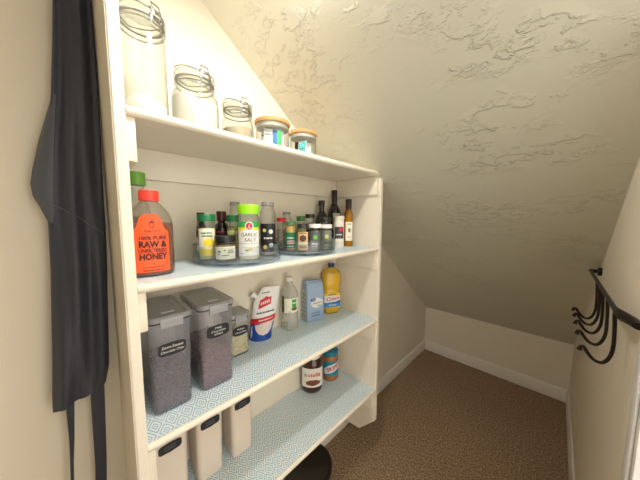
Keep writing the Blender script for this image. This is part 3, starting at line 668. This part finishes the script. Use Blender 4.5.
t, f, lb = tall_bottle(348, 244, .148, .0245, .248, 'slim golden oil bottle with a dark cap against the end panel', OIL, mat('dark_brown_cap', (52, 30, 26), .35), .055, (.85, .12, .52, CRM, .006), .56, .64)
part_lathe('oil', [(0, .004), (.0222, .004), (.0222, .155), (.014, .180), (0, .180)], mat('golden_oil_fill', (226, 180, 34), .2, var=.05), t, 28)
scribble('lettering', -.004, .016, .118, .006, f, mat('olive_print', (120, 110, 50), .5), lb, seed=83); patch('print', disc(.006, .085, .006, .012), f, mat('olive_print', (120, 110, 50), .5), lb, .0011); scribble('lettering', -.002, .014, .05, .005, f, mat('olive_print', (120, 110, 50), .5), lb, seed=84)
p = at(338.8, 246, 0, .150); t = thing('seasoning_tub', (p.x, p.y, Z2), 'white plastic tub with a red and charcoal label beside the golden oil', 'jar', face_cam(p.x, p.y))
part_lathe('tub_body', [(0, 0), (.024, 0), (.026, .005), (.026, .128), (.0245, .134), (.0245, .140), (0, .140)], mat('milky_tub_plastic', (232, 226, 212), .4), t, 32)
part_lathe('lid', [(0, .140), (.0262, .1402), (.0265, .142), (.0265, .158), (.025, .160), (0, .160)], mat('ivory_lid', (226, 218, 198), .4), t, 32)
f = cyl(.0261); lb = patch('label', rect(-.026, .030, .026, .105), f, mat('charcoal_label', (70, 66, 66), .5), t); patch('print', disc(.012, .090, .011, .010), f, RED, lb, .0011); patch('print', rect(-.026, .030, .026, .046), f, CRM, lb, .0011); scribble('lettering', -.016, .016, .066, .007, f, WHITE, lb, .0012, seed=90)

# ------------------------------------------------------------------ third shelf
Z3 = ZS[2]+0.0006
def tagshape(w, h):
    """sticker outline: bracket-cornered plaque"""
    a, b = w/2, h/2; k = 0.22*h
    return [(-a+k, -b), (-a*0.35, -b-0.001), (0, -b-0.0022), (a*0.35, -b-0.001), (a-k, -b), (a-0.3*k, -b+0.5*k), (a, -b+k), (a, b-k), (a-0.3*k, b-0.5*k), (a-k, b), (a*0.35, b+0.001), (0, b+0.0022), (-a*0.35, b+0.001), (-a+k, b), (-a+0.3*k, b-0.5*k), (-a, b-k), (-a, -b+k), (-a+0.3*k, -b+0.5*k)]
def keeper(xf, y0, y1, dep, h, z, label, body, lidm, clip, tagz, tagw, tagh, words, group, tagrot=0.0, tilt=0.0):
    """airtight pantry box: tapered body, gasketed lid with a front latch, sticker on its front"""
    wy = y1-y0; t = thing('pantry_container', (xf-dep/2, (y0+y1)/2, z), label, 'container', tilt, group)
    hb = h-0.022; k = 0.93; hx, hy = dep/2, wy/2
    rg = [rr(hx*k-0.006, hy*k-0.006, 0.012, 0.0), rr(hx*k-0.001, hy*k-0.001, 0.016, 0.004), rr(hx*k, hy*k, 0.017, 0.012), rr(hx*0.985, hy*0.98, 0.018, hb*0.9), rr(hx, hy, 0.018, hb)]
    part_loft('body', rg, body, t, cap1=False)
    ld = part_loft('lid', [rr(hx+0.001, hy+0.001, 0.019, hb+0.004), rr(hx+0.004, hy+0.004, 0.021, hb+0.006), rr(hx+0.004, hy+0.004, 0.021, hb+0.014), rr(hx+0.001, hy+0.001, 0.019, hb+0.019), rr(hx-0.008, hy-0.008, 0.014, hb+0.0195), rr(hx-0.011, hy-0.011, 0.012, hb+0.0165)], lidm, t)
    part_loft('gasket', [rr(hx+0.0015, hy+0.0015, 0.019, hb+0.0005), rr(hx+0.0015, hy+0.0015, 0.019, hb+0.0038)], GASKET, ld)
    part_loft('thumb_grip', [rr(0.006, hy*0.34, 0.005, hb+0.0166, 5, hx*0.62), rr(0.005, hy*0.32, 0.0045, hb+0.0200, 5, hx*0.62)], clip, ld)
    bm = bmesh.new(); w = hy*0.52
    loft(bm, [[(hx+0.0045, y, hb+0.017), (hx+0.0095, y, hb+0.015), (hx+0.0100, y, hb-0.006), (hx+0.0085, y, hb-0.010), (hx+0.0035, y, hb-0.009), (hx+0.0045, y, hb+0.004)] for y in (-w, -w*0.9, w*0.9, w)])
    la = finish('latch', bm, clip, t, 50)
    part_box('latch_rib', (hx+0.0096, -w*0.62, hb-0.002), (hx+0.0112, w*0.62, hb+0.003), clip, la, 0.0006)
    xs = lambda zz: hx*(k+(0.985-k)*zz/(hb*0.9)) if zz < hb*.9 else hx
    def fm(tt, zz, hh=0.0):
        c_, s_ = math.cos(tagrot), math.sin(tagrot); z_ = tagz+tt*s_+zz*c_
        return (xs(z_)+0.0004+hh, tt*c_-zz*s_, z_)
    st = patch('sticker', tagshape(tagw, tagh), fm, CHALK, t, 0.0004)
    for s_, sz, tt, zz, ww in words: text('lettering', s_, sz, tt, zz, fm, WHITE, st, 0.0009, 0.0, 0.25, ww)
    return t
def chips(xf, y0, y1, dep, h, z, label, c, seed, size=0.0045, name='chocolate_chips'):
    """heap of small drops, seen through the container wall: drops packed over the heap's surface around a solid core"""
    q = random.Random(seed); bm = bmesh.new(); k = 0.925
    hx, hy = dep/2*k-0.008, (y1-y0)/2*k-0.008
    loft(bm, [rr(hx-0.003, hy-0.003, 0.008, 0.004), rr(hx-0.002, hy-0.002, 0.009, h*0.5), rr(hx-0.003, hy-0.003, 0.009, h-0.004)])
    def drop(px, py, pz):
        s = size*q.uniform(0.8, 1.15); M_ = Matrix.Translation((px, py, pz)) @ Matrix.Rotation(q.uniform(0, 6.28), 4, 'Z') @ Matrix.Rotation(q.uniform(0, 3.14), 4, 'X')
        ring = [bm.verts.new(M_ @ Vector((s*math.cos(2*PI*i/6), s*math.sin(2*PI*i/6), 0))) for i in range(6)]
        tip = bm.verts.new(M_ @ Vector((0, 0, s*1.3))); bot = bm.verts.new(M_ @ Vector((0, 0, -s*0.55)))
        for i in range(6): bm.faces.new((ring[i], ring[(i+1) % 6], tip)); bm.faces.new((ring[(i+1) % 6], ring[i], bot))
    st = size*1.45; nz = int(h/st)
    for iz in range(nz):
        zz = 0.007+iz*st
        for iy in range(int(2*hy/st)+1):
            drop(hx+q.uniform(-.0015, .001), -hy+0.002+iy*st*0.98+q.uniform(-.001, .001), zz+q.uniform(-.0012, .0012))
        for ix in range(int(2*hx/st)+1):
            for sy in (-1, 1): drop(-hx+0.002+ix*st*0.98, sy*(hy+q.uniform(-.0015, .0005)), zz+q.uniform(-.0012, .0012))
    for ix in range(int(2*hx/st)+1):
        for iy in range(int(2*hy/st)+1): drop(-hx+ix*st, -hy+iy*st, h-0.002+q.uniform(-.003, .003))
    o = finish(name, bm, c, None, 50); o.location = (xf-dep/2, (y0+y1)/2, z)
    return tag(o, label, 'chips', None, 'stuff')
G3 = 'grey-lidded pantry containers'
keeper(.226, -.050, .052, .19, .276, Z3, 'tall grey-lidded container of dark chips beside the near end panel', FROST, FROSTLID, CLIPM, .180, .066, .033, (("Semi-Sweet", .0115, 0, .006, .052), ("Chocolate Chips", .0095, 0, -.006, .056)), G3, -.02)
keeper(.220, .074, .180, .19, .276, Z3, 'tall grey-lidded container of reddish-brown chips, middle of three', FROST, FROSTLID, CLIPM, .184, .068, .036, (("Milk", .0095, 0, .0095, .022), ("Chocolate", .0095, 0, 0, .044), ("Chips", .0095, 0, -.0095, .026)), G3)
keeper(.108, .212, .296, .090, .170, Z3, 'short grey-lidded container of cream-coloured chips', glassy('clear_pantry_plastic', (244, 244, 244), (210, 210, 212), 0.1, rough=.15), FROSTLID, CLIPM, .102, .060, .034, (("White", .010, 0, .006, .028), ("Chocolate", .010, 0, -.006, .044)), G3)
chips(.226, -.050, .052, .19, .112, Z3+0.0005, 'dark chocolate chips heaped in the container by the end panel', mat('dark_chocolate', (88, 72, 84), .45), 1)
chips(.220, .074, .180, .19, .125, Z3+0.0005, 'reddish-brown chocolate chips heaped in the middle container', mat('milk_chocolate', (132, 94, 96), .45), 2)
chips(.108, .212, .296, .090, .078, Z3+0.0005, 'cream white chocolate chips in the short container', mat('white_chocolate', (252, 242, 204), .45), 3, .0042)
# spouted sugar pouch
px, py = at(262, 339, 0, .055).x, at(262, 339, 0, .055).y
t = thing('sugar_pouch', (px-.012, py, Z3), 'white spouted pouch with a red band and blue base', 'pouch', -.42)
PH = .232
def pouch_w(v):   # half widths left / right at height fraction v
    return -.046-.006*math.sin(v*2.2) if v < .75 else -.052*(1-(v-.75)/.25*.62), .046+.012*v
def pouch_d(v): return .030*(1-v)**.75+.0025
def pouch(tt, zz, hh=0.0):
    v = max(0, min(1, zz/PH)); a, b = pouch_w(v); c0 = (a+b)/2; hw = (b-a)/2; s = max(-1, min(1, (tt-c0)/hw))
    return (pouch_d(v)*(1-s*s)**.5+hh, tt+.034*v, zz)
rg = []
for i in range(15):
    v = i/14; a, b = pouch_w(v); c0, hw, d = (a+b)/2, (b-a)/2, pouch_d(v)
    z0 = v*PH
    rg.append([(d*math.copysign(abs(math.sin(q_))**1.0, math.sin(q_)), c0+.034*v+hw*math.cos(q_), z0+(.003*(1-abs(math.cos(q_))) if i == 0 else 0)) for q_ in (2*PI*j/28 for j in range(28))])
WP = mat('white_pouch_film', (238, 236, 234), .35, var=.02); BLU = mat('royal_blue_print', (18, 70, 160), .35, var=.04)
part_loft('pouch_body', rg, WP, t, sharp=60)
patch('print', rect(-.0515, .004, .0475, .078), pouch, BLU, t, .0008, .004)
patch('print', [(-.0530, .074), (.0495, .088), (.0510, .112), (-.0530, .098)], pouch, mat('band_red_print', (206, 26, 40), .4), t, .0014, .004)
bl = patch('picture', [(-.036, .072), (-.030, .050), (-.016, .034), (.004, .028), (.024, .034), (.036, .050), (.042, .084), (.0, .079)], pouch, mat('sugar_picture', (228, 214, 206), .5, var=.12, scale=90), t, .0014, .004)
fg = patch('badge', [(-.030, .140), (.022, .160), (.022, .190), (.006, .190), (-.002, .194), (-.010, .186), (-.027, .176)], pouch, mat('band_red_print', (206, 26, 40), .4), t, .0014, .004)
for k in range(5): scribble('lettering', -.022+.008*k, -.016+.008*k, .163+.0025*k, .014, pouch, WP, fg, .002, .2, seed=100+k)
scribble('lettering', -.022, .012, .207, .005, pouch, INK, t, .0014, .10, seed=110); scribble('lettering', -.034, .040, .122, .008, pouch, INK, t, .0014, .12, seed=111); scribble('lettering', -.022, .040, .091, .005, pouch, WHITE, t, .0022, .14, seed=112)
bm = bmesh.new(); tube(bm, [(0, -.012, .188), (0, -.022, .196), (0, -.0221, .1961), (0, -.034, .206)], [.009, .009, .0125, .0125], 18); sp_ = finish('spout_cap', bm, mat('white_spout_plastic', (230, 230, 226), .35), t)
# ribbed clear bottle with a white label
p = at(289.5, 310, 0, .046); t = thing('vinegar_bottle', (p.x, p.y, Z3), 'ribbed clear plastic bottle with a white label beside the pouch', 'bottle', face_cam(p.x, p.y)+.1); t.scale = (1, 1, 1.04)
r = .042; pf = [(0, .003), (r*.8, 0), (r, .006)]
for i in range(5): z = .012+i*.013; pf += [(r, z), (r*.965, z+.004), (r*.965, z+.006), (r, z+.010)]
pf += [(r, .080), (r*.975, .084), (r*.975, .152), (r, .156), (r, .160), (r*.93, .174), (r*.7, .192), (r*.42, .206), (r*.36, .210), (r*.36, .226)]
shell_lathe('bottle_body', pf, glassy('thin_clear_plastic', (248, 249, 246), (240, 238, 230), .40), t, 40)
part_lathe('cap', [(0, .222), (.0150, .222), (.0155, .224), (.0155, .240), (.014, .243), (0, .243)], mat('translucent_white_cap', (226, 224, 218), .35), t, 28)
f = cyl(r*.98); lb = patch('label', rect(-.044, .085, .060, .151), f, CRM, t, .0006)
patch('print', rect(.008, .110, .030, .146), f, mat('leaf_green_print', (40, 164, 70), .5), lb, .0011); patch('print', disc(.020, .102, .016, .008), f, mat('olive_brown_print', (110, 96, 44), .5), lb, .0013); patch('print', rect(.010, .126, .028, .132), f, WHITE, lb, .0014)
scribble('lettering', -.012, .006, .090, .004, f, mat('grey_violet_print', (130, 126, 150), .5), lb, .0012, seed=120); patch('print', rect(-.043, .085, -.030, .160), f, mat('dark_olive_print', (52, 52, 36), .5), t, .0012)
# paper flour bag
p = at(312.8, 310, 0, .052); t = thing('paper_bag', (p.x, p.y, Z3), 'light blue paper flour bag with a white oval', 'bag', -.30)
LB = mat('light_blue_paper', (162, 184, 212), .6, var=.10, scale=30, bump=.25, bscale=60)
w, d, h = .049, .034, .205
rg = [rr(d-.004, w-.004, .006, 0), rr(d, w, .008, .006), rr(d+.002, w+.001, .009, h*.4), rr(d, w-.001, .008, h*.80), rr(d-.006, w-.002, .007, h*.92), rr(d-.014, w-.002, .006, h*.985), rr(d-.020, w-.003, .005, h)]
part_loft('bag_body', rg, LB, t, sharp=50)
part_box('folded_top', (-.012, -w+.002, h-.001), (.013, w-.002, h+.006), LB, t, .0025)
bx = flat(d+.0022); sd = patch('side_panel', [(-.028, .006), (.028, .006), (.028, .165), (-.028, .165)], lambda tt, zz, hh=0: (tt, -w-.0014-hh, zz), mat('pale_side_print', (196, 204, 206), .6, var=.15, scale=120), t)
for k in range(6): scribble('lettering', -.022, .022, .03+.022*k, .005, lambda tt, zz, hh=0: (tt, -w-.0014-hh, zz), mat('slate_print', (90, 100, 120), .6), sd, .0012, seed=130+k)
ov = patch('oval', disc(.006, .098, .034, .026, 28), bx, WHITE, t, .0008); 
patch('emblem', disc(-.016, .116, .015, .009, 20), bx, mat('deep_blue_print', (34, 84, 150), .5), ov, .0014); text('lettering', 'Great', .0075, -.016, .1195, bx, WHITE, ov, .0018, 0, .1); text('lettering', 'Value', .0075, -.016, .1125, bx, WHITE, ov, .0018, 0, .1)
scribble('lettering', -.018, .034, .096, .006, bx, mat('brown_grey_print', (120, 100, 92), .5), ov, .0014, .06, seed=140); scribble('lettering', .006, .030, .083, .006, bx, mat('brown_grey_print', (120, 100, 92), .5), ov, .0014, .06, seed=141)
for k in range(2): scribble('lettering', -.024, .024, .046-.014*k, .006, bx, mat('dull_blue_print', (96, 124, 164), .5), t, .0010, .04, seed=142+k)
# cooking oil jug
p = at(331, 311, 0, .060); t = thing('oil_jug', (p.x-.006, p.y+.004, Z3), 'yellow cooking oil jug with a blue cap in the shelf corner', 'bottle', -.55)
JR = [(.026, .040, .02, 0), (.031, .046, .024, .006), (.033, .050, .025, .05), (.033, .050, .025, .118), (.031, .046, .024, .128), (.030, .044, .023, .140), (.032, .048, .024, .152), (.034, .053, .026, .166), (.034, .055, .027, .196), (.033, .053, .027, .224), (.028, .042, .024, .242), (.018, .022, .017, .254), (.0155, .0155, .015, .258), (.0155, .0155, .015, .266)]
part_loft('jug_body', [rr(*q_) for q_ in JR], glassy('yellow_oil_jug', (253, 240, 150), (250, 226, 100), .35, rough=.05), t, cap1=False, sharp=60)
part_loft('oil', [rr(a_-.002, b_-.002, c_-.002, z_+(.004 if z_ == 0 else 0)) for a_, b_, c_, z_ in JR[:10]], mat('yellow_oil', (240, 208, 72), .25, var=.06), t, sharp=60)
cap_ribbed('cap', .0185, .260, .281, mat('navy_cap', (26, 50, 110), .35), t, 28)
bx = flat(.0325); lb = patch('label', rect(-.046, .040, .046, .118), lambda tt, zz, hh=0: (.0335+hh-.35*max(0, abs(tt)-.030), tt, zz), mat('white_oil_label', (240, 236, 230), .5), t, .0006, .004)
gm = lambda tt, zz, hh=0: (.0335+hh-.35*max(0, abs(tt)-.030), tt, zz)
patch('print', rect(-.046, .040, .046, .062), gm, mat('sky_blue_print', (64, 150, 214), .5), lb, .0012, .004); patch('print', [(-.046, .062), (.046, .062), (.046, .078), (.020, .070), (-.046, .064)], gm, mat('mid_blue_print', (40, 90, 180), .5), lb, .0012, .004)
patch('print', rect(-.046, .104, .046, .118), gm, mat('yellow_label_print', (238, 200, 60), .5), lb, .0012, .004)
text('lettering', 'Crisco', .030, 0, .088, gm, RED, lb, .0018, .02, .35, .074, .12); scribble('lettering', -.020, .024, .051, .007, gm, WHITE, lb, .0018, seed=150); scribble('lettering', -.022, .020, .111, .006, gm, INK, lb, .0018, seed=151)

# ------------------------------------------------------------------ bottom shelf
Z4 = ZS[3]+0.0006
G4 = 'cream pantry containers on the bottom shelf'
for (y0, y1, tz, lbl) in ((-.050, .054, .208, 'cream pantry container with a black sticker by the near end panel'), (.078, .170, .212, 'cream pantry container with a black sticker, between two alike'), (.200, .290, .212, 'cream pantry container with a black sticker beside open shelf')):
    t = keeper(.128, y0, y1, .110, .272, Z4, lbl, OPAQ, OPAQ, OPAQ, tz, .064, .030, (), G4)
    st = [c for c in t.children if c.name.startswith('sticker')][0]
    fm = flat(.0548)
    xo = .055*(.93+.055*tz/(.25*.9))
    for k in range(2): scribble('lettering', -.016, .015, tz+.004-.009*k, .005, flat(xo+.0005), mat('grey_chalk', (96, 96, 100), .6), st, .0009, seed=160+k+int(y0*1000))
# hazelnut spread jar
p = at(312, 384, 2, Z4); px, py = max(p.x, .046), p.y-.005
p = at(312, 372, 0, .051); px, py = p.x, p.y
t = thing('hazelnut_spread_jar', (px, py, Z4), 'dark brown spread jar with a white label on the bottom shelf', 'jar', face_cam(px, py)+.05); t.scale = (1.28, 1.30, 1.62)
NB = [(0, .030, .036), (.004, .034, .041), (.012, .036, .044), (.050, .0356, .0435), (.066, .0354, .0432), (.080, .036, .044), (.104, .035, .043), (.112, .029, .033), (.116, .029, .033)]
part_loft('jar_body', [ell(a, b, z, 36) for z, a, b in NB], mat('dark_cocoa_spread', (62, 32, 22), .15, var=.08, coat=.6), t, cap1=True)
cap_ribbed('lid', .0345, .116, .132, mat('white_lid', (238, 236, 230), .35), t, 40)
def nm(tt, zz, hh=0.0):
    a, b = .036, .044
    s = max(-.98, min(.98, tt/(b+.001))); return ((a+hh+.0004)*math.sqrt(1-s*s), tt*(1+hh/b), zz)
lb = patch('label', rect(-.041, .024, .041, .088), lambda tt, zz, hh=0: nm(tt*.98, zz, hh+.0012), mat('cream_white_label', (240, 234, 222), .5), t, .0008, .003)
mm = lambda tt, zz, hh=0: nm(tt, zz, hh+.0012)
text('lettering', 'n', .019, -.0250, .066, mm, INK, lb, .0026, .015); text('lettering', 'utella', .019, .0060, .067, mm, mat('brand_red_print', (206, 26, 36), .45), lb, .0026, .012, 0, .046)
patch('print', [(-.022, .034), (.0, .030), (.026, .034), (.032, .042), (.014, .050), (-.010, .049), (-.026, .042)], mm, mat('cocoa_print', (116, 60, 40), .5, var=.3, scale=120), lb, .0018, .004)
# peanut butter jar
p = at(330, 372, 0, .054); t = thing('peanut_butter_jar', (p.x, p.y, Z4), 'peanut butter jar with a teal label and blue lid behind the spread', 'jar', face_cam(p.x, p.y)+.35); t.scale = (1.22, 1.22, 1.18)
shell_lathe('jar_body', [(0, 0), (.036, 0), (.040, .005), (.040, .020), (.0385, .026), (.0385, .100), (.040, .106), (.036, .118), (.034, .122), (.034, .126)], mat('peanut_butter', (168, 112, 66), .3, var=.1, coat=.3), t, 36)
cap_ribbed('lid', .0375, .122, .144, mat('teal_blue_lid', (24, 120, 150), .4), t, 40)
f = cyl(.0388); lb = patch('label', rect(-.050, .028, .050, .098), f, mat('teal_label', (28, 136, 166), .5), t)
patch('print', [(-.044, .034), (.050, .064), (.050, .097), (-.020, .082), (-.044, .062)], f, WHITE, lb, .0011, .004)
text('lettering', 'SKIPPY', .027, .006, .069, f, RED, lb, .0016, .03, .15, .078, .33)
# black lidded pot on the carpet
t = thing('black_pot', (.170, .540, 0), 'glossy black lidded pot on the carpet under the bottom shelf', 'pot', .9)
GB = mat('glossy_black_enamel', (20, 18, 19), .14, var=.1, coat=.6)
part_lathe('pot_body', [(0, 0), (.100, 0), (.112, .008), (.116, .03), (.116, .215), (.119, .219), (.119, .223), (0, .223)], GB, t, 48)
ld = part_lathe('lid', [(0, .2232), (.120, .2232), (.121, .232), (.119, .238), (.106, .240), (.098, .236), (0, .238)], GB, t, 48)
for s_ in (-1, 1):
    bm = bmesh.new(); tube(bm, spline([(.028, s_*.112, .185), (.032, s_*.140, .188), (0, s_*.152, .190), (-.032, s_*.140, .188), (-.028, s_*.112, .185)], 5), .006, 8); finish('handle', bm, BLACK, t)
